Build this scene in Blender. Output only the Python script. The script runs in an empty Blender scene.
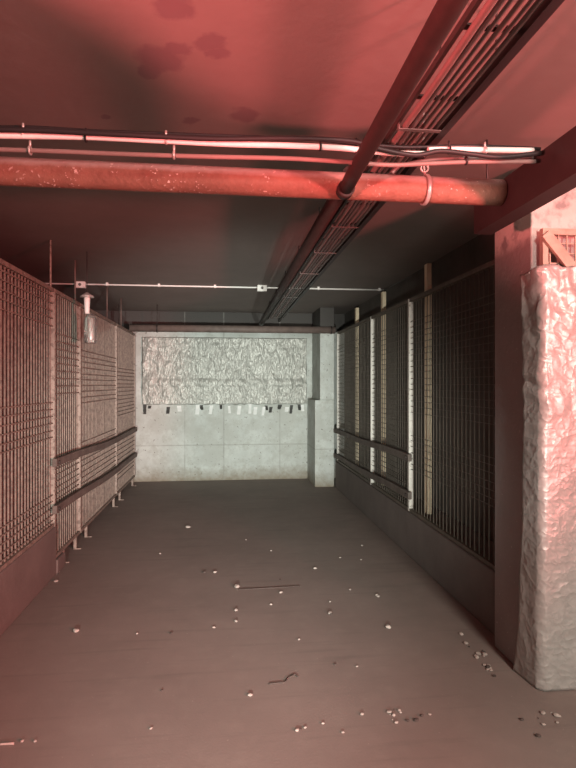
import bpy, bmesh, math, random
from mathutils import Vector, Matrix, noise

# ---------------------------------------------------------------- camera, world, lights, exposure
F = 560.0                       # focal length in pixels of a 576x768 frame
TH = math.atan(63.0 / F)        # the camera is turned a little to the right of the bay's axis
CZ = 1.5
S, CO = math.sin(TH), math.cos(TH)
scene = bpy.context.scene
COL = scene.collection
cam_d = bpy.data.cameras.new('camera')
cam_d.sensor_fit = 'HORIZONTAL'
cam_d.sensor_width = 36.0
cam_d.lens = F / 576 * 36
cam = bpy.data.objects.new('camera', cam_d)
cam.location = (0, 0, CZ)
cam.rotation_euler = (math.pi / 2, 0, -TH)
COL.objects.link(cam)
scene.camera = cam

world = bpy.data.worlds.new('world')
scene.world = world
world.use_nodes = True
world.node_tree.nodes['Background'].inputs[0].default_value = (1.0, 0.92, 0.86, 1)
world.node_tree.nodes['Background'].inputs[1].default_value = 0.16

def light(name, kind, loc, aim, energy, color, **kw):
    d = bpy.data.lights.new(name, kind)
    d.energy = energy
    d.color = color
    for k, v in kw.items():
        setattr(d, k, v)
    o = bpy.data.objects.new(name, d)
    o.location = loc
    o.rotation_euler = (Vector(aim) - Vector(loc)).to_track_quat('-Z', 'Y').to_euler()
    COL.objects.link(o)
    return o

# reversing lamps of the car behind the camera (white) and its red lamps
light('white_car_lamp', 'SPOT', (1.15, -1.2, 0.85), (-0.5, 8.8, 1.35), 1350, (0.93, 1.0, 0.95), spot_size=math.radians(34), spot_blend=0.9, shadow_soft_size=0.06)
light('white_car_lamp', 'SPOT', (-0.25, -1.2, 0.85), (0.4, 8.8, 0.9), 1500, (0.97, 1.0, 0.93), spot_size=math.radians(42), spot_blend=0.9, shadow_soft_size=0.06)
light('red_car_lamp', 'SPOT', (2.8, -0.9, 1.30), (-0.9, 1.9, 2.6), 1300, (1.0, 0.17, 0.17), spot_size=math.radians(92), spot_blend=0.6, shadow_soft_size=0.18)
light('red_car_lamp', 'SPOT', (-1.65, 0.0, 1.30), (1.2, 1.6, 3.2), 900, (1.0, 0.17, 0.17), spot_size=math.radians(50), spot_blend=0.5, shadow_soft_size=0.07)
# the aisle's ceiling lamp behind the camera
light('aisle_lamp', 'AREA', (1.45, -1.3, 2.3), (0.5, 3.2, 0.0), 190, (1.0, 0.90, 0.80), shape='RECTANGLE', size=0.5, size_y=1.0)

scene.view_settings.view_transform = 'Standard'
scene.view_settings.look = 'None'
scene.view_settings.gamma = 1.0
scene.view_settings.exposure = 0.0
scene.view_settings.use_curve_mapping = False

# ---------------------------------------------------------------- measuring helpers (pixel of the photo -> point on a real plane)
def ray(u, v):
    a = (u - 288) / F
    b = (384 - v) / F
    return Vector((S + a * CO, CO - a * S, b))
def on_x(u, X, v=384):
    r = ray(u, v); t = X / r.x
    return Vector((X, r.y * t, CZ + r.z * t))
def on_y(u, v, Y):
    r = ray(u, v); t = Y / r.y
    return Vector((r.x * t, Y, CZ + r.z * t))
def on_z(u, v, Z):
    r = ray(u, v); t = (Z - CZ) / r.z
    return Vector((r.x * t, r.y * t, Z))

# ---------------------------------------------------------------- materials
def mat(name, color, rough=0.8, metal=0.0, var=0.15, scale=3.0, bump=0.0, bscale=40.0, color2=None, detail=6, trans=0.0, spec=0.3, thr=None):
    m = bpy.data.materials.new(name)
    m.use_nodes = True
    nt = m.node_tree
    b = nt.nodes['Principled BSDF']
    b.inputs['Roughness'].default_value = rough
    b.inputs['Metallic'].default_value = metal
    b.inputs['Specular IOR Level'].default_value = spec
    if trans:
        b.inputs['Transmission Weight'].default_value = trans
    g = nt.nodes.new('ShaderNodeNewGeometry')
    n = nt.nodes.new('ShaderNodeTexNoise')
    n.inputs['Scale'].default_value = scale
    n.inputs['Detail'].default_value = detail
    n.inputs['Roughness'].default_value = 0.65
    nt.links.new(g.outputs['Position'], n.inputs['Vector'])
    r = nt.nodes.new('ShaderNodeValToRGB')
    lo, hi = thr or (0.3, 0.7)
    r.color_ramp.elements[0].position = lo
    r.color_ramp.elements[1].position = hi
    c2 = color2 or tuple(c * (1 - 2 * var) for c in color)
    r.color_ramp.elements[0].color = (*c2, 1)
    r.color_ramp.elements[1].color = (*color, 1)
    nt.links.new(n.outputs['Fac'], r.inputs[0])
    nt.links.new(r.outputs[0], b.inputs['Base Color'])
    if bump:
        n2 = nt.nodes.new('ShaderNodeTexNoise')
        n2.inputs['Scale'].default_value = bscale
        n2.inputs['Detail'].default_value = 5
        nt.links.new(g.outputs['Position'], n2.inputs['Vector'])
        bp = nt.nodes.new('ShaderNodeBump')
        bp.inputs['Strength'].default_value = bump
        bp.inputs['Distance'].default_value = 0.01
        nt.links.new(n2.outputs['Fac'], bp.inputs['Height'])
        nt.links.new(bp.outputs[0], b.inputs['Normal'])
    return m

class NT:
    """little helper for adding nodes on top of mat()"""
    def __init__(s, m):
        s.nt = m.node_tree; s.b = s.nt.nodes['Principled BSDF']
        s.pos = next(n for n in s.nt.nodes if n.type == 'NEW_GEOMETRY').outputs['Position']
    def n(s, t, **kw):
        x = s.nt.nodes.new(t)
        for k, v in kw.items(): setattr(x, k, v)
        return x
    def l(s, a, b): s.nt.links.new(a, b)
    def base(s): return s.b.inputs['Base Color'].links[0].from_socket
    def noise(s, scale, detail=5, vec=None, rough=0.6):
        x = s.n('ShaderNodeTexNoise'); x.inputs['Scale'].default_value = scale
        x.inputs['Detail'].default_value = detail; x.inputs['Roughness'].default_value = rough
        s.l(vec or s.pos, x.inputs['Vector']); return x.outputs['Fac']
    def math(s, op, a, b=None, clamp=False):
        x = s.n('ShaderNodeMath', operation=op, use_clamp=clamp)
        for i, q in enumerate((a, b)):
            if q is None: continue
            if isinstance(q, (int, float)): x.inputs[i].default_value = q
            else: s.l(q, x.inputs[i])
        return x.outputs[0]
    def ramp(s, fac, lo, hi, a=0.0, b=1.0):
        x = s.n('ShaderNodeMapRange'); x.clamp = True
        x.inputs[1].default_value = lo; x.inputs[2].default_value = hi
        x.inputs[3].default_value = a; x.inputs[4].default_value = b
        s.l(fac, x.inputs[0]); return x.outputs[0]
    def mixin(s, fac, color):
        x = s.n('ShaderNodeMix', data_type='RGBA'); old = s.base()
        s.l(fac, x.inputs[0]); s.l(old, x.inputs[6]); x.inputs[7].default_value = (*color, 1)
        s.l(x.outputs[2], s.b.inputs['Base Color'])
    def xyz(s):
        x = s.n('ShaderNodeSeparateXYZ'); s.l(s.pos, x.inputs[0]); return x.outputs
    def spots(s, pts, wob=0.12, wscale=9.0):
        """irregular stains centred on world points (x,y,z,radius) -> factor"""
        nz = s.noise(wscale, 4); out = None
        for (x, y, z, r) in pts:
            d = s.n('ShaderNodeVectorMath', operation='DISTANCE')
            s.l(s.pos, d.inputs[0]); d.inputs[1].default_value = (x, y, z)
            w = s.math('ADD', d.outputs['Value'], s.math('MULTIPLY', s.math('SUBTRACT', nz, 0.5), wob * 2))
            f = s.ramp(w, r * 0.8, r * 1.2, 1.0, 0.0)
            out = f if out is None else s.math('MAXIMUM', out, f)
        return out

ZC = 2.62   # ceiling
M = {}
M['floor'] = mat('dusty_concrete_floor', (0.245, 0.205, 0.18), 0.85, var=0.10, scale=1.1, bump=0.12, bscale=90)
h = NT(M['floor'])
h.mixin(h.ramp(h.noise(7, 6), 0.5, 0.75, 0, 0.35), (0.27, 0.24, 0.205))
# long faint scuffs across the bay
mp = h.n('ShaderNodeMapping'); mp.inputs['Scale'].default_value = (0.7, 9, 1); h.l(h.pos, mp.inputs[0])
h.mixin(h.ramp(h.noise(1.6, 5, mp.outputs[0]), 0.56, 0.72, 0, 0.35), (0.13, 0.115, 0.10))
h.mixin(h.ramp(h.noise(55, 2), 0.70, 0.78, 0, 0.6), (0.36, 0.32, 0.28))
M['ceiling'] = mat('ceiling_slab', (0.235, 0.20, 0.18), 0.8, var=0.09, scale=1.4, bump=0.15, bscale=20)
h = NT(M['ceiling'])
st = []
for (u, v, r) in ((160, 58, 0.075), (148, 72, 0.04), (176, 48, 0.04), (212, 42, 0.05), (219, 54, 0.04), (105, 116, 0.02), (172, 8, 0.06), (190, 120, 0.03), (246, 116, 0.06)):
    p = on_z(u, v, ZC); st.append((p.x, p.y, p.z, r))
h.mixin(h.math('MULTIPLY', h.spots(st, 0.05, 12), 0.6), (0.13, 0.09, 0.10))
M['concrete'] = mat('grey_concrete', (0.30, 0.28, 0.26), 0.85, var=0.12, scale=5, bump=0.3, bscale=30)
M['column'] = mat('column_concrete', (0.30, 0.28, 0.265), 0.8, var=0.08, scale=4, bump=0.3, bscale=40)
h = NT(M['column'])
h.mixin(h.ramp(h.noise(38, 3), 0.68, 0.74, 0, 0.7), (0.6, 0.58, 0.55))
z = h.xyz()[2]
h.mixin(h.math('MULTIPLY', h.ramp(h.noise(9, 4), 0.35, 0.5), h.ramp(z, 2.20, 2.26)), (0.55, 0.53, 0.48))
M['kerb'] = mat('kerb_concrete', (0.165, 0.14, 0.125), 0.85, var=0.12, scale=3, bump=0.25, bscale=30)
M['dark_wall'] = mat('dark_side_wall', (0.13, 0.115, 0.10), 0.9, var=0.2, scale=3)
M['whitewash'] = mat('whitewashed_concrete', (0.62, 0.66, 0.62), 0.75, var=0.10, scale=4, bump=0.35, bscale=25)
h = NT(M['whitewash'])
x, y, z = h.xyz()[:3]
h.mixin(h.ramp(h.noise(6, 8, rough=0.8), 0.47, 0.60, 0, 0.5), (0.38, 0.39, 0.34))
h.mixin(h.ramp(h.noise(2.2, 4), 0.48, 0.60, 0, 0.7), (0.46, 0.48, 0.44))
h.mixin(h.ramp(h.noise(26, 4), 0.64, 0.69, 0, 0.8), (0.16, 0.14, 0.12))
# dirt along the foot of the wall
foot = h.math('ADD', z, h.math('MULTIPLY', h.noise(12, 5), -0.22))
h.mixin(h.ramp(foot, -0.12, 0.12, 0.9, 0), (0.26, 0.22, 0.16))
h.mixin(h.ramp(h.math('ADD', z, h.math('MULTIPLY', h.noise(20, 3), 0.02)), 2.325, 2.335), (0.07, 0.065, 0.06))  # shade above the far pipe painted in: wall and pier tops go dark
# panel joints
for (src, c, w) in ((x, -0.02, 0.006), (x, 0.86, 0.004), (x, -0.62, 0.003), (z, 0.55, 0.004)):
    d = h.math('ABSOLUTE', h.math('SUBTRACT', src, c))
    f = h.math('MULTIPLY', h.ramp(d, w, w + 0.008, 1, 0), h.ramp(h.noise(5, 3), 0.35, 0.6, 0.15, 0.6))
    h.mixin(f, (0.30, 0.30, 0.27))
M['mesh_light'] = mat('dusty_beige_wire', (0.29, 0.245, 0.20), 0.6, 0.0, var=0.2, scale=14)
M['mesh_right'] = mat('dusty_brown_wire', (0.17, 0.145, 0.115), 0.6, 0.2, var=0.2, scale=12)
M['post_light'] = mat('pale_post', (0.36, 0.31, 0.26), 0.6, var=0.15, scale=20)
M['post_white'] = mat('white_painted_post', (0.78, 0.75, 0.68), 0.5, var=0.1, scale=18)
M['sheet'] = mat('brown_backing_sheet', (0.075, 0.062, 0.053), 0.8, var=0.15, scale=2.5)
for key, a, b, dark in (('mesh_light', 0.48, 0.62, (0.13, 0.105, 0.09)), ('post_light', 0.52, 0.60, (0.15, 0.12, 0.10)), ('post_white', 0.58, 0.66, (0.30, 0.25, 0.2)), ('sheet', 0.5, 0.62, (0.16, 0.135, 0.115))):
    h = NT(M[key]); h.mixin(h.ramp(h.noise(32, 4), a, b, 0, 0.75), dark)          # flaking paint and dust
M['rail'] = mat('weathered_rail', (0.17, 0.14, 0.12), 0.75, var=0.25, scale=9, bump=0.3)
M['red_pipe'] = mat('rusty_red_pipe', (0.30, 0.15, 0.11), 0.6, var=0.15, scale=14, bump=0.4, bscale=60)
h = NT(M['red_pipe'])
gn = h.n('ShaderNodeNewGeometry'); sx = h.n('ShaderNodeSeparateXYZ'); h.l(gn.outputs['Normal'], sx.inputs[0])
dust = h.math('ADD', sx.outputs[2], h.math('MULTIPLY', h.noise(14, 4), 0.5))
h.mixin(h.ramp(dust, 0.35, 0.75, 0, 0.85), (0.42, 0.36, 0.33))          # settled dust on the upper side
h.mixin(h.math('MULTIPLY', h.ramp(h.noise(60, 5), 0.60, 0.68), h.ramp(h.noise(4, 2), 0.48, 0.60)), (0.8, 0.72, 0.66))
M['brown_pipe'] = mat('dark_red_pipe', (0.040, 0.025, 0.022), 0.6, var=0.2, scale=10)
M['dusty_pipe'] = mat('dusty_brown_pipe', (0.20, 0.15, 0.13), 0.6, var=0.2, scale=10)
M['black'] = mat('black_rubber', (0.025, 0.022, 0.022), 0.5, var=0.1)
M['dark_steel'] = mat('dark_steel', (0.07, 0.055, 0.05), 0.5, 0.3, var=0.2, scale=10)
M['channel'] = mat('steel_channel', (0.035, 0.028, 0.026), 0.6, 0.0, var=0.15, scale=8)
M['galv'] = mat('galvanised_steel', (0.62, 0.60, 0.56), 0.4, 0.5, var=0.15, scale=20)
M['grey_cable'] = mat('grey_cable', (0.15, 0.135, 0.125), 0.5, var=0.1, scale=10)
M['pink_cable'] = mat('pinkish_cable', (0.24, 0.17, 0.155), 0.5, var=0.1, scale=10)
M['white_pvc'] = mat('white_plastic', (0.85, 0.83, 0.78), 0.4, var=0.05, scale=10)
M['warm_strip'] = mat('cream_wood_strip', (0.95, 0.80, 0.56), 0.6, var=0.08, scale=12)
M['wood'] = mat('pale_timber', (0.50, 0.42, 0.33), 0.7, var=0.2, scale=9)
M['stone'] = mat('pale_stone', (0.48, 0.43, 0.38), 0.8, var=0.2, scale=30)
M['dark_stone'] = mat('dark_crumb', (0.10, 0.08, 0.07), 0.8, var=0.2, scale=30)
M['tape_white'] = mat('white_tape', (0.85, 0.87, 0.84), 0.5, var=0.05)
M['tape_dark'] = mat('dark_tape', (0.06, 0.06, 0.055), 0.6, var=0.05)
M['glass'] = mat('clouded_glass', (0.75, 0.74, 0.70), 0.25, trans=0.9, var=0.02)

def foil(name, quilt, base, rough, metal, stretch, strength):
    m = mat(name, base, rough, metal, var=0.10, scale=25)
    h = NT(m)
    mp = h.n('ShaderNodeMapping'); mp.inputs['Scale'].default_value = stretch; h.l(h.pos, mp.inputs[0])
    def ridges(sc, det):
        q = h.noise(sc, det, mp.outputs[0], 0.5); return h.math('POWER', h.math('SUBTRACT', 1.0, h.math('ABSOLUTE', h.math('MULTIPLY', h.math('SUBTRACT', q, 0.5), 3.0)), True), 3.0)
    hh = h.math('ADD', h.math('MULTIPLY', ridges(5, 2), 1.3), h.math('MULTIPLY', ridges(14, 2), 0.7))
    # bubble grid of the insulation
    x, y, z = h.xyz()[:3]
    g = h.math('SINE', h.math('MULTIPLY', z, quilt))
    hh = h.math('ADD', hh, h.math('MULTIPLY', g, 0.06))
    bp = h.n('ShaderNodeBump'); bp.inputs['Strength'].default_value = strength; bp.inputs['Distance'].default_value = 0.012
    h.l(hh, bp.inputs['Height']); h.l(bp.outputs[0], h.b.inputs['Normal'])
    return m
M['foil'] = foil('silver_bubble_foil', 210, (0.46, 0.45, 0.42), 0.42, 0.30, (1, 1, 1), 0.32)
M['foil_far'] = foil('silver_foil_on_wall', 90, (0.44, 0.45, 0.41), 0.46, 0.35, (2.2, 1, 0.8), 0.45)

# ---------------------------------------------------------------- mesh helpers
def box(bm, x0, x1, y0, y1, z0, z1):
    v = [bm.verts.new((x, y, z)) for x in (x0, x1) for y in (y0, y1) for z in (z0, z1)]
    for f in ((0, 1, 3, 2), (4, 6, 7, 5), (0, 4, 5, 1), (2, 3, 7, 6), (0, 2, 6, 4), (1, 5, 7, 3)):
        bm.faces.new([v[i] for i in f])

def tube(bm, pts, r, seg=10, caps=True):
    pts = [Vector(p) for p in pts]
    rings = []
    for i, p in enumerate(pts):
        d = (pts[min(i + 1, len(pts) - 1)] - pts[max(i - 1, 0)]).normalized()
        up = Vector((0, 0, 1)) if abs(d.z) < 0.9 else Vector((0, 1, 0))
        a = d.cross(up).normalized(); b = a.cross(d).normalized()
        rr = r[i] if isinstance(r, (list, tuple)) else r
        rings.append([bm.verts.new(p + (a * math.cos(t) + b * math.sin(t)) * rr) for t in (2 * math.pi * k / seg for k in range(seg))])
    for A, B in zip(rings, rings[1:]):
        for k in range(seg):
            f = bm.faces.new((A[k], A[(k + 1) % seg], B[(k + 1) % seg], B[k])); f.smooth = True
    if caps:
        bm.faces.new(rings[0][::-1]); bm.faces.new(rings[-1])

def ring(bm, c, axis, R, r, seg=24, s2=8):
    axis = Vector(axis).normalized(); up = Vector((0, 0, 1)) if abs(axis.z) < 0.9 else Vector((1, 0, 0))
    a = axis.cross(up).normalized(); b = a.cross(axis)
    rows = []
    for i in range(seg):
        t = 2 * math.pi * i / seg; d = a * math.cos(t) + b * math.sin(t)
        rows.append([bm.verts.new(Vector(c) + d * (R + r * math.cos(q)) + axis * r * 1.8 * math.sin(q)) for q in (2 * math.pi * k / s2 for k in range(s2))])
    for i in range(seg):
        A, B = rows[i], rows[(i + 1) % seg]
        for k in range(s2):
            bm.faces.new((A[k], B[k], B[(k + 1) % s2], A[(k + 1) % s2])).smooth = True

def lathe(bm, c, prof, seg=20):
    rows = [[bm.verts.new((c[0] + r * math.cos(t), c[1] + r * math.sin(t), c[2] + z)) for t in (2 * math.pi * k / seg for k in range(seg))] for (r, z) in prof]
    for A, B in zip(rows, rows[1:]):
        for k in range(seg):
            bm.faces.new((A[k], A[(k + 1) % seg], B[(k + 1) % seg], B[k])).smooth = True
    bm.faces.new(rows[0]); bm.faces.new(rows[-1][::-1])

def smooth_path(pts, n=6):
    """Catmull-Rom through the points"""
    P = [Vector(p) for p in pts]; out = []
    for i in range(len(P) - 1):
        p0, p1, p2, p3 = P[max(i - 1, 0)], P[i], P[i + 1], P[min(i + 2, len(P) - 1)]
        for k in range(n):
            t = k / n
            out.append(0.5 * ((2 * p1) + (p2 - p0) * t + (2 * p0 - 5 * p1 + 4 * p2 - p3) * t * t + (3 * p1 - p0 - 3 * p2 + p3) * t ** 3))
    out.append(P[-1]); return out

def obj(name, bm, m, parent=None, origin=None, bevel=0.0):
    bmesh.ops.recalc_face_normals(bm, faces=bm.faces[:])
    me = bpy.data.meshes.new(name)
    if origin is not None:
        bmesh.ops.translate(bm, verts=bm.verts[:], vec=-Vector(origin))
    bm.to_mesh(me); bm.free()
    me.materials.append(M[m])
    o = bpy.data.objects.new(name, me); COL.objects.link(o)
    if origin is not None: o.location = origin
    if parent is not None:
        o.parent = parent
        if origin is None: o.location = -Vector(parent.location)
        else: o.location = Vector(origin) - Vector(parent.location)
    if bevel:
        md = o.modifiers.new('bevel', 'BEVEL'); md.width = bevel; md.segments = 2
    return o

def tag(o, label, cat, group=None):
    o['label'] = label; o['category'] = cat
    if group: o['group'] = group
    return o

def thing(name, label, cat, loc, group=None):
    o = bpy.data.objects.new(name, None); COL.objects.link(o)
    o.location = loc; o.empty_display_size = 0.1
    return tag(o, label, cat, group)

def struct(name, bm, m, **k):
    o = obj(name, bm, m, **k); o['kind'] = 'structure'; return o

def B(*boxes):
    bm = bmesh.new()
    for b in boxes: box(bm, *b)
    return bm
def T(pts, r, seg=10):
    bm = bmesh.new(); tube(bm, pts, r, seg); return bm

rnd = random.Random(7)
XL, XR = -1.32, 1.60         # inner faces of the two side screens
XW = 1.90                    # wall behind the right-hand screen
YB = 8.80                    # back wall
ZM = 2.25                    # top of the screens
ZK = 0.38                    # kerb height

# ---------------------------------------------------------------- the setting
struct('floor', B((-5.2, 5.2, -4, YB + .3, -0.2, 0)), 'floor')
struct('ceiling', B((-5.2, 5.2, -4, YB + .3, ZC, ZC + 0.2)), 'ceiling')
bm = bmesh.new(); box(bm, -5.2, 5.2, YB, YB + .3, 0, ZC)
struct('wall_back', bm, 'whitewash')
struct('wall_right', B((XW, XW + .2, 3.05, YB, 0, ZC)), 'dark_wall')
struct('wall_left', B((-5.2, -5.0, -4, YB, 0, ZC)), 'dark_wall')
# kerbs under the screens
yl1 = on_x(56.5, XL).y - .002
tag(obj('kerb', B((XL - .16, XL, 1.2, yl1, 0, ZK)), 'kerb', bevel=.01), 'low dark concrete kerb under the reddish screen at the left edge', 'kerb')
tag(obj('concrete_block', B((XL - .16, XL + .01, yl1 + .004, yl1 + .22, 0, .112)), 'kerb', bevel=.01), 'low dark concrete block at the far end of the left kerb', 'block')
tag(obj('kerb', B((XR - .01, XW - .003, 3.06, 8.0, 0, ZK)), 'kerb', bevel=.01), 'long grey concrete kerb under the dark right-hand screens', 'kerb')
# front column
YC0, YC1 = 2.66, 3.05
struct('trim_1', B((1.53, 1.95, YC0, YC1, 0, ZC)), 'column', bevel=.008)
# pier at the back, wider at its lower part
ypf = on_z(324, 487, 0).y
zs = on_y(324, 400, ypf).z
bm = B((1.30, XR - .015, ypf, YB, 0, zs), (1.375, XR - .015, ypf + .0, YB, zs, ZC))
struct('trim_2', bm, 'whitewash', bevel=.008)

# ---------------------------------------------------------------- side screens
def grid(bm, X, y0, y1, z0, z1, bands, sp=0.034, hs=0.052, r=0.0045, face=1):
    """vertical wires all over, cross wires in the given height bands"""
    n = max(2, int((y1 - y0) / sp))
    for i in range(1, n):
        y = y0 + (y1 - y0) * i / n
        jitter = rnd.uniform(-.003, .003)
        box(bm, X - r, X + r, y - r + jitter, y + r + jitter, z0, z1)
    for (a, b, s) in bands:
        z = a
        while z < b:
            dz = rnd.uniform(-.004, .004)
            box(bm, X + face * r, X + face * r * 2.6, y0, y1, z - r * .8 + dz, z + r * .8 + dz)
            z += s

def screen(X, y0, y1, z0, face, bands, label, wire, post, sheet, group, legs=0, feet=0.0, postw=0.02, near_post=True, sp=.058, r=.0045):
    t = thing('wire_screen', label, 'mesh screen', (X, (y0 + y1) / 2, 0 if legs else z0), group)
    obj('frame_rail', B((X - .02, X + .02, y0 + .021, y1 - postw - .001, ZM - .03, ZM)), wire, t)
    obj('frame_rail', B((X - .02, X + .02, y0 + .021, y1 - postw - .001, z0, z0 + .025)), wire, t)
    if near_post: obj('post', B((X - .022, X + .022, y0, y0 + postw, z0, ZM)), post, t)
    obj('post', B((X - .022, X + .022, y1 - postw, y1 - .001, z0, ZM)), post, t)
    g = bmesh.new(); grid(g, X, y0 + .02, y1 - .02, z0 + .025, ZM - .03, bands, sp=sp, face=face, r=r)
    obj('wire_grid', g, wire, t)
    if sheet:
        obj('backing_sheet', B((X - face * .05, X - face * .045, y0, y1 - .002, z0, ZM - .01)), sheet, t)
    for k in range(legs):
        y = y0 + .28 + k * (y1 - y0 - .4)
        lg = obj('leg', B((X - .015, X + .01, y, y + .018, .008, z0)), post, t)
        ft = obj('foot', B((X - .015, X + .05, y, y + .018, 0, .0079)), post, t)
        ft.parent = lg; ft.location = (0, 0, 0)
    return t

yl = [1.25] + [on_x(u, XL).y for u in (56.5, 82, 118)] + [8.55]
LB = [[(ZK + .05, .66, .05), (1.08, 1.36, .055), (1.95, 2.22, .06)],
      [(.52, .86, .05), (1.42, 1.92, .06)],
      [(.45, .95, .055), (1.32, 1.85, .055)],
      [(.3, .8, .06), (1.1, 1.72, .05)]]
LL = ['long near screen of pinkish wires at the left edge, above the kerb',
      'narrow left screen just beyond the near pinkish one, with two rails starting on it',
      'wide middle screen on the left side, behind the hanging lamp',
      'farthest screen on the left side, touching the corner of the pale back wall']
GL = 'wire screens along the left side'
for i in range(4):
    z0 = ZK + .001 if i == 0 else .12
    screen(XL - .03, yl[i], yl[i + 1], z0, 1, LB[i], LL[i], 'mesh_light', 'post_light', 'sheet', GL, legs=0 if i == 0 else 2, near_post=(i == 0))

yr = [3.10] + [on_x(u, XR).y for u in (407, 369.5)] + [ypf - .06]
RB = [[(.75, 1.1, .05), (1.25, 2.1, .05)],
      [(.45, 2.1, .05)],
      [(.45, 2.1, .05)]]
RL = ['nearest dark screen on the right side, next to the concrete column',
      'middle dark screen on the right side, between the two white posts',
      'farthest dark screen on the right side, next to the pale pier']
for i in range(3):
    screen(XR + .03, yr[i], yr[i + 1] - .001, ZK + .001, -1, RB[i], RL[i], 'mesh_right', 'post_white' , None, 'wire screens along the right side', near_post=False, sp=.065, postw=.030, r=.0028)

# pale strips standing behind the right-hand screens
for u, vt, lab in ((357, 308, 'cream strip behind the right screens, farthest of the three'),
               (383.5, 292, 'cream strip behind the right screens, middle of the three'),
               (428, 264, 'cream strip behind the right screens, nearest and tallest looking of the three')):
    p = on_x(u, 1.74)
    tag(obj('upright_strip', B((1.72, 1.76, p.y - .035, p.y + .035, ZK + .001, on_x(u, 1.74, vt).z)), 'warm_strip', bevel=.003, origin=(1.74, p.y, ZK + .001)), lab, 'post', 'cream strips behind the right screens')

# guard rails on both sides
def rail(x, ya, yb, za, zb, label, sag=.0):
    bm = bmesh.new(); n = 14; prev = None
    for i in range(n + 1):
        t = i / n; y = ya + (yb - ya) * t; z = za + (zb - za) * t + .008 * math.sin(t * 9) - sag * math.sin(math.pi * t)
        cur = [bm.verts.new((x + a, y, z + b)) for a, b in ((-.018, -.032), (.018, -.032), (.018, .032), (-.018, .032))]
        if prev:
            for k in range(4): bm.faces.new((prev[k], prev[(k + 1) % 4], cur[(k + 1) % 4], cur[k]))
        else: bm.faces.new(cur)
        prev = cur
    bm.faces.new(prev)
    t = thing('guard_rail', label, 'rail', (x, ya, za), 'guard rails')
    obj('board', bm, 'rail', t, bevel=.006)
    s = 1 if x > 0 else -1
    bm = bmesh.new(); tube(bm, [(x - s * .018, ya + .05, za), (x - s * .028, ya + .05, za)], .014, 8)
    obj('bolt', bm, 'dark_steel', t)
    return t
for v, ze, lab in ((463, .83, 'upper weathered rail along the left screens'), (510, .46, 'lower weathered rail along the left screens')):
    p = on_x(56, XL + .03, v)
    rail(XL + .018, p.y, 8.45, p.z, ze, lab, .02)
for v, ze, lab in ((458, .82, 'upper dark rail along the right screens'), (496, .46, 'lower dark rail along the right screens')):
    p = on_x(408, XR - .03, v)
    rail(XR - .012, p.y, ypf - .02, p.z, ze, lab, .0)

# hanger rods over the left screens
for u, lab in ((50.5, 'thin hanger rod above the near pinkish screen, by the left edge'), (75, 'thin hanger rod just left of the hanging lamp'),
               (107, 'thin hanger rod right of the hanging lamp'), (121, 'thin hanger rod farthest back above the left screens')):
    p = on_x(u, XL - .03)
    tag(obj('hanger_rod', T([(p.x, p.y, ZM), (p.x, p.y, ZC)], .008, 6), 'post_light' if u < 60 else 'dusty_pipe'), lab, 'rod', 'hanger rods on the left')

# ---------------------------------------------------------------- pipes
ZP = CZ + .80
YP = on_z(503, 193, ZP).y
def ridge_pipe():
    a = on_y(-60, 178, YP); b = on_y(501, 193.5, YP)
    YPa, z = YP, ZP
    return Vector((-2.6, YP, ZP + .012)), Vector((b.x, YP, ZP))
pa, pb = ridge_pipe()
t = thing('water_pipe', 'thick rusty red pipe crossing under the ceiling, dusty on top', 'pipe', (0, YP, ZP))
obj('pipe_run', T([pa.lerp(pb, k / 12) for k in range(13)], .053, 20), 'red_pipe', t)
p = on_y(425, 190, YP)
bm = bmesh.new(); ring(bm, (p.x, YP, ZP), (1, 0, 0), .058, .005)
cl = obj('clamp', bm, 'galv', t); cl['label'] = 'galvanised pipe clamp'
bm = bmesh.new(); tube(bm, [(p.x, YP, ZP + .058), (p.x - .012, YP - .01, ZP + .12), (p.x - .006, YP, ZC)], .005, 6); ring(bm, (p.x - .006, YP - .01, ZP + .085), (0, 1, 0), .016, .004, 12, 6)
obj('clamp_rod', bm, 'galv', t)
# branch pipe
ZB = CZ + .775
a = on_z(459, -10, ZB); q = on_z(350, 180, ZB)
dx = (q - a).normalized()
st_ = a - dx * 1.2
end = Vector((q.x, YP - .048, ZB - .008))
t = thing('branch_pipe', 'slim dark red pipe running back under the ceiling and joining the thick pipe', 'pipe', q)
obj('pipe_run', T([st_, a, q - dx * .10, end], .028, 16), 'brown_pipe', t)
bm = bmesh.new(); tube(bm, [end - Vector((0, .035, 0)), end + Vector((0, .012, 0))], .034, 16)
obj('collar', bm, 'brown_pipe', t)
# far cross pipe near the back wall
YF = 8.05
z = on_y(225, 329, YF).z
xa, xb = on_y(117, 329, YF).x, on_y(335, 329, YF).x
t = thing('cross_pipe', 'dark brown pipe spanning the bay just in front of the back wall', 'pipe', (0, YF, z))
obj('pipe_run', T([(XL - .005, YF, z), (xb, YF, z)], .052, 18), 'dusty_pipe', t)
for x in (xa + .02, -.95, xb - .06):
    bm = bmesh.new(); ring(bm, (x, YF, z), (1, 0, 0), .056, .006); tube(bm, [(x, YF, z + .056), (x, YF, ZC)], .005, 6)
    obj('hanger', bm, 'dark_steel', t)
# pipe going back on the left of the tray, behind the thick pipe
ZQ = CZ + .90
tag(obj('water_pipe', T([(.535, YP + .12, ZQ), (.535, YF + .3, ZQ)], .036, 14), 'brown_pipe'), 'dark red pipe left of the cable tray, beyond the thick cross pipe', 'pipe')

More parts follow.
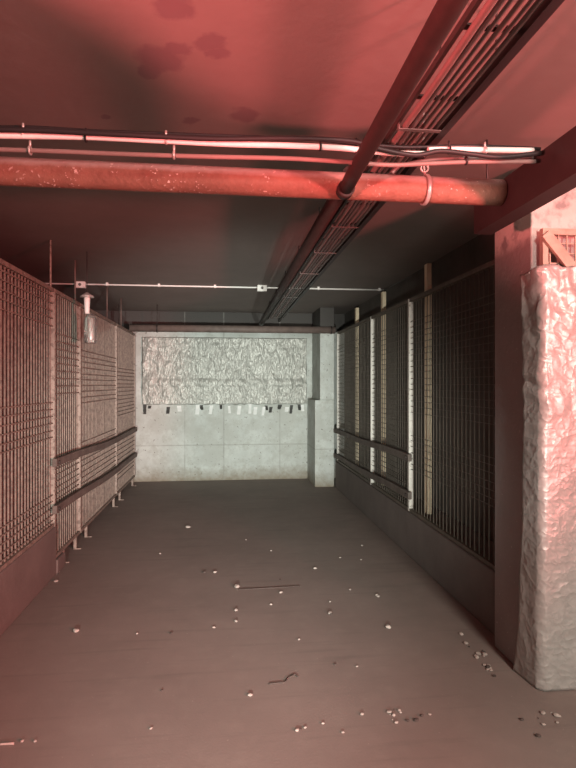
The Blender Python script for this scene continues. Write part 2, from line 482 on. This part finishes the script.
# ---------------------------------------------------------------- cable tray with cables
ZT = CZ + .90
x0, x1 = .60, .745
t = thing('cable_tray', 'long dark cable tray running back along the ceiling', 'cable tray', (.66, 3, ZT))
obj('side_rail', B((x1, x1 + .028, -.5, 7.9, ZT - .022, ZT + .018)), 'black', t)
obj('side_rail', B((x0 - .012, x0, -.5, 7.9, ZT - .002, ZT + .018)), 'dark_steel', t)
y = -.4
while y < 7.8:
    obj('rung', B((x0, x1, y, y + .02, ZT + .004, ZT + .010)), 'dark_steel', t); y += .35
y = .3
for k in range(8):
    yy = .5 + k * 1.0
    obj('hanger', T([(x1 + .014, yy, ZT + .018), (x1 + .014, yy, ZC)], .004, 6), 'dark_steel', t)
    obj('hanger', T([(x0 - .006, yy, ZT + .018), (x0 - .006, yy, ZC)], .004, 6), 'dark_steel', t)
cabs = [('pink_cable', .618, .0105, 'pinkish cable at the left side of the tray'), ('grey_cable', .642, .008, 'grey cable second from left in the tray'),
        ('grey_cable', .664, .006, 'thin grey cable in the middle of the tray'), ('pink_cable', .686, .008, 'pinkish cable right of the middle of the tray'),
        ('grey_cable', .708, .006, 'thin grey cable second from right in the tray'), ('grey_cable', .730, .008, 'grey cable beside the black side of the tray')]
for (m, x, r, lab) in cabs:
    pts = [(x + rnd.uniform(-.003, .003), -.45 + k * .42, ZT - r + .002 + rnd.uniform(-.002, .0)) for k in range(20)]
    tag(obj('cable', T(smooth_path(pts, 4), r, 8), m), lab, 'cable', 'cables in the tray')
# cable ties around the bundle
for k, (u, v) in enumerate(((410, 128), (338, 226), (318, 252), (303, 273), (291, 297))):
    p = on_z(u, v, ZT - .016)
    bm = B((x0 - .004, x1 - .002, p.y - .009, p.y + .009, ZT - .0245, ZT - .0215), (x0 - .0075, x0 - .004, p.y - .009, p.y + .009, ZT - .0245, ZT + .0))
    tag(obj('cable_tie', bm, 'grey_cable', origin=(.67, p.y, ZT - .02)), ['pale tie around the tray cables, nearest, before the thick pipe', 'pale tie around the tray cables, first beyond the thick pipe', 'pale tie around the tray cables, second beyond the thick pipe', 'pale tie around the tray cables, third beyond the thick pipe', 'pale tie around the tray cables, farthest back'][k], 'cable tie', 'ties around the tray cables')

# ---------------------------------------------------------------- cables crossing in front of the thick pipe
YCB = 1.93
def cable(pts, r, m, name, lab, dy=0.0, seg=8):
    P = [on_y(u, v, YCB + dy) for (u, v) in pts]
    return tag(obj(name, T(smooth_path(P, 6), r, seg), m), lab, 'cable', 'cables crossing above the thick pipe')
cable([(-40, 134), (0, 135.5), (85, 137), (160, 140.5), (230, 144), (288, 145.5), (340, 148), (390, 153), (425, 154)], .0105, 'white_pvc', 'conduit', 'upper white conduit crossing above the thick pipe, left part')
cable([(428, 150), (450, 149.5), (490, 150), (533, 150.5)], .0105, 'white_pvc', 'conduit', 'short white conduit right of the cable tray', dy=.01)
cable([(-40, 148), (0, 149.5), (60, 151.5), (120, 154), (200, 156.5), (288, 158.5), (345, 162), (390, 165), (430, 163.5), (470, 162), (535, 161.5)], .008, 'pink_cable', 'cable', 'lower pinkish cable sagging above the thick pipe', dy=.0)
cable([(-40, 129), (0, 129.5), (40, 130.5), (100, 133.5), (170, 137), (220, 139), (290, 138.5), (350, 141), (380, 149), (415, 155), (440, 151), (470, 154), (500, 157), (540, 153)], .009, 'black', 'cable', 'black cable weaving over the white conduit', dy=-.022)
cable([(-40, 128), (30, 127.5), (90, 131), (170, 134), (250, 137), (320, 140), (400, 147), (470, 146), (540, 149)], .007, 'black', 'cable', 'thin black cable closest to the ceiling', dy=.03)
cable([(392, 173), (398, 167), (410, 163), (440, 159), (480, 158), (533, 158)], .006, 'grey_cable', 'cable', 'grey cable curving from the tray to the right', dy=.035)
CL = ['leftmost clip on the upper crossing conduit', 'leftmost clip on the lower pinkish cable', 'dark clip on the crossing conduit, left of its middle clip', 'clip on the upper crossing conduit above the rusty pipe, left of centre',
      'clip on the lower pinkish cable, left of centre', 'clip on the crossing conduit just left of the slim branch pipe', 'dark clip on the crossing cables right under the branch pipe', 'dark clip on the crossing cables just right of the tray',
      'rightmost pale clip on the crossing cables', 'rightmost dark clip, holding the lower crossing cable']
for k, (u, v) in enumerate(((23, 133), (30, 150.5), (86, 138), (166, 140), (174, 155), (320, 147), (356, 161), (449, 150), (485, 151), (466, 161))):
    p = on_y(u, v, YCB)
    bm = bmesh.new(); ring(bm, (p.x, YCB, p.z), (1, 0, 0), .0135, .0022, 12, 6); tube(bm, [(p.x, YCB, p.z + .013), (p.x, YCB, p.z + .032)], .004, 6)
    tag(obj('cable_clip', bm, 'galv' if k in (0, 1, 3, 4, 8) else 'black', origin=(p.x, YCB, p.z)), CL[k], 'clip', 'clips on the crossing cables')

# thin white conduit on the ceiling deeper in the bay
ZW = ZC - .02
c = on_z(384, 290, ZW); YW = c.y
t = thing('ceiling_conduit', 'thin white conduit across the dark ceiling deep in the bay', 'conduit', (0, YW, ZW))
e = on_z(409, 275, ZW)
obj('conduit_run', T([(-3.4, YW, ZW), (0, YW, ZW), (c.x, YW, ZW)], .0095, 8), 'white_pvc', t)
o = obj('conduit_return', T([c, (XW - .02, e.y, ZW)], .006, 8), 'grey_cable', t)
for u in (110, 160, 215, 320, 384):
    p = on_z(u, 287, ZW); x = p.x
    obj('saddle', B((x - .012, x + .012, YW - .018, YW + .018, ZW - .012, ZC)), 'white_pvc', t)
for u, lab in ((85.5, 'small white junction box on the ceiling conduit, above the hanging lamp'), (262, 'small white junction box on the ceiling conduit, left of the cable tray')):
    p = on_z(u, 287, ZW)
    w = thing('junction_box', lab, 'junction box', (p.x, YW - .05, ZW), 'junction boxes')
    obj('body', B((p.x - .055, p.x + .055, YW - .07, YW - .012, ZC - .07, ZC)), 'white_pvc', w, bevel=.008)
    bm = bmesh.new(); tube(bm, [(p.x, YW - .07, ZC - .035), (p.x, YW - .074, ZC - .035)], .016, 12)
    obj('cap', bm, 'grey_cable', w)

# ---------------------------------------------------------------- hanging lamp on the left
YH = 4.9
p = on_y(87, 296, YH)
t = thing('hanging_lamp', 'small hanging lamp with a domed cap and long clouded tube over the left screens', 'lamp', (p.x, YH, p.z))
bm = bmesh.new(); lathe(bm, (p.x, YH, p.z), [(.012, .03), (.02, .022), (.055, .0), (.058, -.012), (.03, -.012)])
obj('cap', bm, 'galv', t)
bm = bmesh.new(); lathe(bm, (p.x, YH, p.z), [(.026, -.013), (.024, -.06), (.020, -.13), (.018, -.15)], 16)
obj('neck', bm, 'white_pvc', t)
bm = bmesh.new(); lathe(bm, (p.x + .03, YH, p.z), [(.022, -.151), (.05, -.19), (.055, -.37), (.045, -.40)], 18)
obj('glass_tube', bm, 'glass', t)
bm = bmesh.new(); lathe(bm, (p.x + .03, YH, p.z), [(.02, -.19), (.022, -.385)], 12)
obj('inner_tube', bm, 'white_pvc', t)
obj('suspension', T([(p.x, YH, p.z + .03), (p.x, YH, ZC)], .004, 6), 'dark_steel', t)

# ---------------------------------------------------------------- steel channel at top right
X0 = 1.155
t = thing('steel_channel', 'dark steel channel hanging under the ceiling at upper right, pipe ending at it', 'beam', (X0, 1.5, CZ + .72))
y1 = on_x(474, X0, 245).y
zt, zb = CZ + .85, CZ + .705
obj('web', B((X0, X0 + .006, 1.6, y1, zb, zt)), 'channel', t)
obj('flange', B((X0, X0 + .085, 1.6, y1, zb - .006, zb)), 'channel', t)
obj('flange', B((X0, X0 + .085, 1.6, y1, zt, zt + .006)), 'channel', t)
for y in (y1 - .05,):
    obj('hanger', T([(X0 + .04, y, zt + .006), (X0 + .04, y, ZC)], .005, 6), 'dark_steel', t)

# ---------------------------------------------------------------- aisle screen with foil, right front
YS = 2.60
t = thing('wire_screen', 'front-facing screen right of the column, mostly covered in silver foil', 'mesh screen', (2.1, YS, 0))
xs = on_y(543, 300, YS).x
zt = on_y(545, 228, YS).z
obj('frame_rail', B((xs, 2.9, YS, YS + .03, zt - .03, zt)), 'wood', t)
obj('frame_rail', B((xs + .03, 2.9, YS, YS + .03, 0, .03)), 'wood', t)
obj('post', B((xs, xs + .028, YS, YS + .03, .0, zt - .031)), 'wood', t)
bm = bmesh.new()
n = 30
for i in range(1, n):
    x = xs + (2.9 - xs) * i / n; box(bm, x - .003, x + .003, YS + .012, YS + .018, .03, zt - .03)
z = .1
while z < zt - .04:
    box(bm, xs + .028, 2.9, YS + .018, YS + .024, z - .003, z + .003); z += .05
obj('wire_grid', bm, 'wood', t)
# diagonal plank
a = on_y(546, 233, YS - .02); b = on_y(585, 283, YS - .02)
d = (b - a).normalized(); nrm = Vector((-d.z, 0, d.x)) * .026
bm = bmesh.new(); vs = []
for yy in (YS - .024, YS - .002):
    vs.append([bm.verts.new((q.x, yy, q.z)) for q in (a - nrm, a + nrm, b + nrm, b - nrm)])
for k in range(4): bm.faces.new((vs[0][k], vs[0][(k + 1) % 4], vs[1][(k + 1) % 4], vs[1][k]))
bm.faces.new(vs[0]); bm.faces.new(vs[1][::-1])
tag(obj('plank', bm, 'wood', bevel=.003), 'short pale plank leaning diagonally across the top of the foil screen', 'plank')

# foil drape: cross-section wraps from the column's side round the corner onto the screen
def drape():
    bm = bmesh.new()
    ztop = on_y(560, 268, YS).z
    NU, NV = 120, 150; rows = []
    # horizontal path param s in metres: s<0 wraps back along the column side
    for j in range(NV + 1):
        v = j / NV; row = []
        z0_ = ztop
        flapw = .155 + .03 * noise.noise(Vector((v * 5, 3, 1))) - .04 * math.sin(v * 3.1) + .05 * v ** 4
        for i in range(NU + 1):
            uu = i / NU
            s = -flapw + uu * (flapw + 1.25) if True else 0
            if s < 0:
                x = xs - .012 - .02 * (-s / flapw) - .02 * v; y = YS - .012 + (-s) * .95
                amp = .02
            else:
                x = xs - .012 + s; y = YS - .030
                amp = .016
            z = z0_ * (1 - v) + .004
            wob = noise.noise(Vector((x * 9 + y * 6, z * 4, 0))) * .7 + noise.noise(Vector((x * 22, z * 13 + x * 5, 4))) * .35
            up = max(0, (z - 1.0)) * .8 + .25
            off = wob * amp * up * (2.2 if z > 1.2 else 1)
            if s < 0: x -= abs(off) * 1.6 + .004; y += off * .5
            else: y -= abs(off) * 1.3
            if j == 0: z += .012 * noise.noise(Vector((s * 14, 0, 0))) - (.03 if s < -.05 else 0)
            row.append(bm.verts.new((x, y, z)))
        rows.append(row)
    for A, Bq in zip(rows, rows[1:]):
        for i in range(NU): bm.faces.new((A[i], A[i + 1], Bq[i + 1], Bq[i])).smooth = True
    o = obj('foil_sheet', bm, 'foil')
    md = o.modifiers.new('thick', 'SOLIDIFY'); md.thickness = .002; md.offset = 0
    return tag(o, 'crumpled silver bubble foil draped over the front screen at the right edge', 'foil sheet')
drape()

# ---------------------------------------------------------------- foil on the back wall and the strips under it
def back_foil():
    bm = bmesh.new(); NU, NV = 150, 70; rows = []
    a = on_y(142, 337, YB - .03); b = on_y(306.5, 404, YB - .03)
    for j in range(NV + 1):
        v = j / NV; row = []
        for i in range(NU + 1):
            u = i / NU
            x = a.x + (b.x - a.x) * u; z = a.z + (b.z - a.z) * v
            w = noise.noise(Vector((x * 4 + z * 3, z * 3, 1))) * .6 + noise.noise(Vector((x * 11 - z * 4, z * 6, 5))) * .35
            side = abs(u - .5) * 2
            amp = .018 + .02 * side ** 3
            fold = .012 * math.sin(x * 26 + 3 * noise.noise(Vector((x * 3, z * 2, 2)))) * (1 if u > .8 or u < .1 else .3)
            sag = .010 * math.exp(-((v - .68) / .05) ** 2)
            y = YB - .035 - abs(w) * amp * 1.5 - fold * .6 - sag - .003
            if j == NV: z += .02 * noise.noise(Vector((x * 9, 0, 0)))
            if i in (0, NU): x += .02 * noise.noise(Vector((0, z * 6, i)))
            row.append(bm.verts.new((x, y, z)))
        rows.append(row)
    for A, Bq in zip(rows, rows[1:]):
        for i in range(NU): bm.faces.new((A[i], A[i + 1], Bq[i + 1], Bq[i])).smooth = True
    o = obj('foil_sheet', bm, 'foil_far')
    md = o.modifiers.new('thick', 'SOLIDIFY'); md.thickness = .003; md.offset = 0
    tag(o, 'wide crinkled silver foil hung over the upper half of the back wall', 'foil sheet')
back_foil()
GT = 'scraps under the edge of the wall foil'
strips = [(145, 'd', 10, 'dark scrap at the far left end of the row under the wall foil'), (150, 'd', 3, None), (168.5, 'd', 7, None), (179, 'w', 6, None),
          (198, 'w', 10, None), (201, 'd', 5, None), (211.5, 'w', 9, None), (221, 'd', 5, None), (229, 'w', 8, None), (239.5, 'w', 9, None), (250, 'w', 10, None),
          (255.5, 'w', 8, None), (264, 'w', 9, None), (266, 'd', 5, None), (271, 'd', 6, None), (280, 'd', 5, None), (287, 'w', 5, None), (291.5, 'd', 9, None), (299, 'd', 6, None), (302, 'w', 7, None)]
for k, (u, kind, hgt, lab) in enumerate(strips):
    p = on_y(u, 405 + rnd.uniform(-1, 2), YB - .012)
    w = rnd.uniform(.020, .034); H = hgt * .0155; sl = rnd.uniform(-.02, .02)
    bm = bmesh.new(); prev = None
    for j in range(6):
        q = j / 5; ww = w * (1 - .35 * q * rnd.random())
        yy = YB - .003 - .02 * (1 - q) - .006 * math.sin(q * 5)
        cur = [bm.verts.new((p.x + sl * q + s_, yy - .001 * n_, p.z - H * q)) for n_ in (0, 2) for s_ in (-ww, ww)]
        cur = [cur[0], cur[1], cur[3], cur[2]]
        if prev:
            for m_ in range(4): bm.faces.new((prev[m_], prev[(m_ + 1) % 4], cur[(m_ + 1) % 4], cur[m_]))
        else: bm.faces.new(cur)
        prev = cur
    bm.faces.new(prev[::-1])
    o = obj('tape_scrap', bm, 'tape_dark' if kind == 'd' else 'tape_white')
    same = [q for q in strips if q[1] == kind]; m_ = [q[0] for q in same].index(u)
    nth = ['leftmost', 'second from left', 'third from left', 'fourth from left', 'fifth from left', 'sixth from left', 'seventh from left', 'eighth from left', 'ninth from left', 'rightmost']
    lab = lab or '%s scrap under the wall foil, %s of the %s ones' % (('black', nth[m_] if m_ < len(same) - 1 else 'rightmost', 'black') if kind == 'd' else ('white', nth[m_] if m_ < len(same) - 1 else 'rightmost', 'white'))
    tag(o, lab, 'tape', GT)

# ---------------------------------------------------------------- bits on the floor
def stone(bm, c, r, seed, flat=.6):
    R = random.Random(seed)
    m = bmesh.ops.create_icosphere(bm, subdivisions=2, radius=r)
    for v in m['verts']:
        k = 1 + .35 * noise.noise(v.co * (1.3 / r) + Vector((seed * 3.1, 0, 0)))
        v.co = Vector((v.co.x * k * 1.25, v.co.y * k, v.co.z * k * flat))
    rot = Matrix.Rotation(R.uniform(0, 6.28), 3, 'Z')
    for v in m['verts']: v.co = rot @ v.co
    lo = min(v.co.z for v in m['verts'])
    for v in m['verts']: v.co += Vector((c[0], c[1], -lo))
NEAR = 'small pale stone on the open floor'
specials = {(76, 632): 'pale stone on the left foreground floor, by itself', (56, 582): 'small light stone at the foot of the left kerb',
            (188, 528): 'pale chip on the floor deep in the bay, left of centre', (388, 628): 'largest pale stone right of centre, in front of the dark corner'}
pts = [(76, 632, .016), (56, 582, .014), (188, 528, .022), (388, 628, .017), (237, 588, .02), (281, 593, .012), (236, 611, .012), (236, 622, .010), (330, 614, .014),
       (204, 573, .012), (215, 573, .012), (315, 569, .012), (271, 605, .008), (137, 634, .007), (171, 634, .008), (214, 628, .008), (160, 554, .010), (271, 551, .008), (377, 596, .012),
       (331, 615, .010), (378, 597, .010), (362, 546, .010), (361, 560, .008), (250, 696, .010), (162, 691, .006), (35, 742, .007), (22, 742, .008), (151, 729, .006), (297, 731, .008), (300, 730, .006),
       (305, 728, .006), (323, 724, .006), (362, 715, .008), (357, 667, .006), (335, 665, .006), (246, 540, .007), (350, 590, .008), (330, 602, .008), (299, 640, .007), (280, 580, .007), (343, 733, .006), (340, 558, .008)]
def where(u, v, dark):
    c = 'dark crumb' if dark else 'pale chip'
    spot = {(237, 588): 'at the left end of the thin stick', (281, 593): 'just in front of the thin stick', (236, 611): 'before the left end of the stick, farther one',
            (236, 622): 'before the left end of the stick, nearer one', (330, 614): 'right of centre, in a close pair', (204, 573): 'left one of a pair behind the stick',
            (215, 573): 'right one of a pair behind the stick', (250, 696): 'in front of the bent wire, to its left', (299, 640): 'behind the bent wire', (35, 742): 'beside the splinter, farther from it',
            (22, 742): 'beside the splinter, close to it', (377, 596): 'before the right kerb, left one', (362, 546): 'in the back right of the bay', (160, 554): 'in the back left of the bay',
            (357, 667): 'between the bent wire and the column', (362, 715): 'left of the scattered rubble', (162, 691): 'on the left foreground floor, near the bottom', (151, 729): 'lowest on the left foreground floor'}.get((u, v))
    return spot and 'small %s on the floor %s' % (c, spot)
for k, (u, v, r) in enumerate(pts):
    p = on_z(u, v, 0); bm = bmesh.new(); stone(bm, (0, 0), r, k)
    o = obj('stone', bm, 'dark_stone' if (k % 5 == 4 and k > 8) else 'stone'); o.location = (p.x, p.y, 0)
    dark = (k % 5 == 4 and k > 8)
    lab = specials.get((u, v)) or where(u, v, dark) or ('tiny dark crumb on the open floor' if dark else NEAR)
    tag(o, lab, 'stone', None if (u, v) in specials else 'loose stones on the floor')
# rubble along the foot of the column and in front of the foil
R2 = random.Random(3)
for k in range(46):
    if k < 22: u, v = R2.gauss(492, 14), 0; v = 648 + (u - 480) * .9 + R2.uniform(-6, 16); r = R2.uniform(.004, .013)
    elif k < 34: u, v, r = R2.gauss(546, 17), R2.gauss(722, 9), R2.uniform(.003, .011)
    else: u, v, r = R2.gauss(415, 20), R2.gauss(716, 6), R2.uniform(.003, .010)
    p = on_z(u, v, 0)
    if p.x > 1.50 or (p.x > 1.40 and 2.52 < p.y < 2.9): continue
    bm = bmesh.new(); stone(bm, (0, 0), r, 100 + k)
    o = obj('rubble_piece', bm, 'stone' if k % 3 else 'dark_stone'); o.location = (p.x, p.y, 0)
    g = 'rubble by the column' if k < 22 else ('rubble before the foil' if k < 34 else 'rubble on the right foreground floor')
    tag(o, {'r': 'small piece of rubble in the line at the foot of the column', }.get('r') if k < 22 else ('small piece of rubble on the floor in front of the foil' if k < 34 else 'small piece of rubble among those scattered on the right foreground floor'), 'rubble', g)
# twisted wire
P = [on_z(u, v, .004) for u, v in ((269, 684), (278, 683), (285, 682), (288, 678), (292, 676), (295, 674.5), (298, 677))]
tag(obj('bent_wire', T(smooth_path(P, 5), .0032, 6), 'dark_stone'), 'short bent dark wire on the foreground floor', 'wire')
# thin rod
P = [on_z(u, v, .004) for u, v in ((238, 589.5), (262, 588.5), (300, 586))]
tag(obj('thin_stick', T(P, .0035, 6), 'dark_stone'), 'thin dark stick lying across the middle of the floor', 'stick')
P = [on_z(u, v, .006) for u, v in ((-8, 745), (2, 744), (14, 743.5))]
tag(obj('splinter', T(P, .005, 6), 'stone'), 'pale splinter on the floor at the lower left edge', 'splinter')
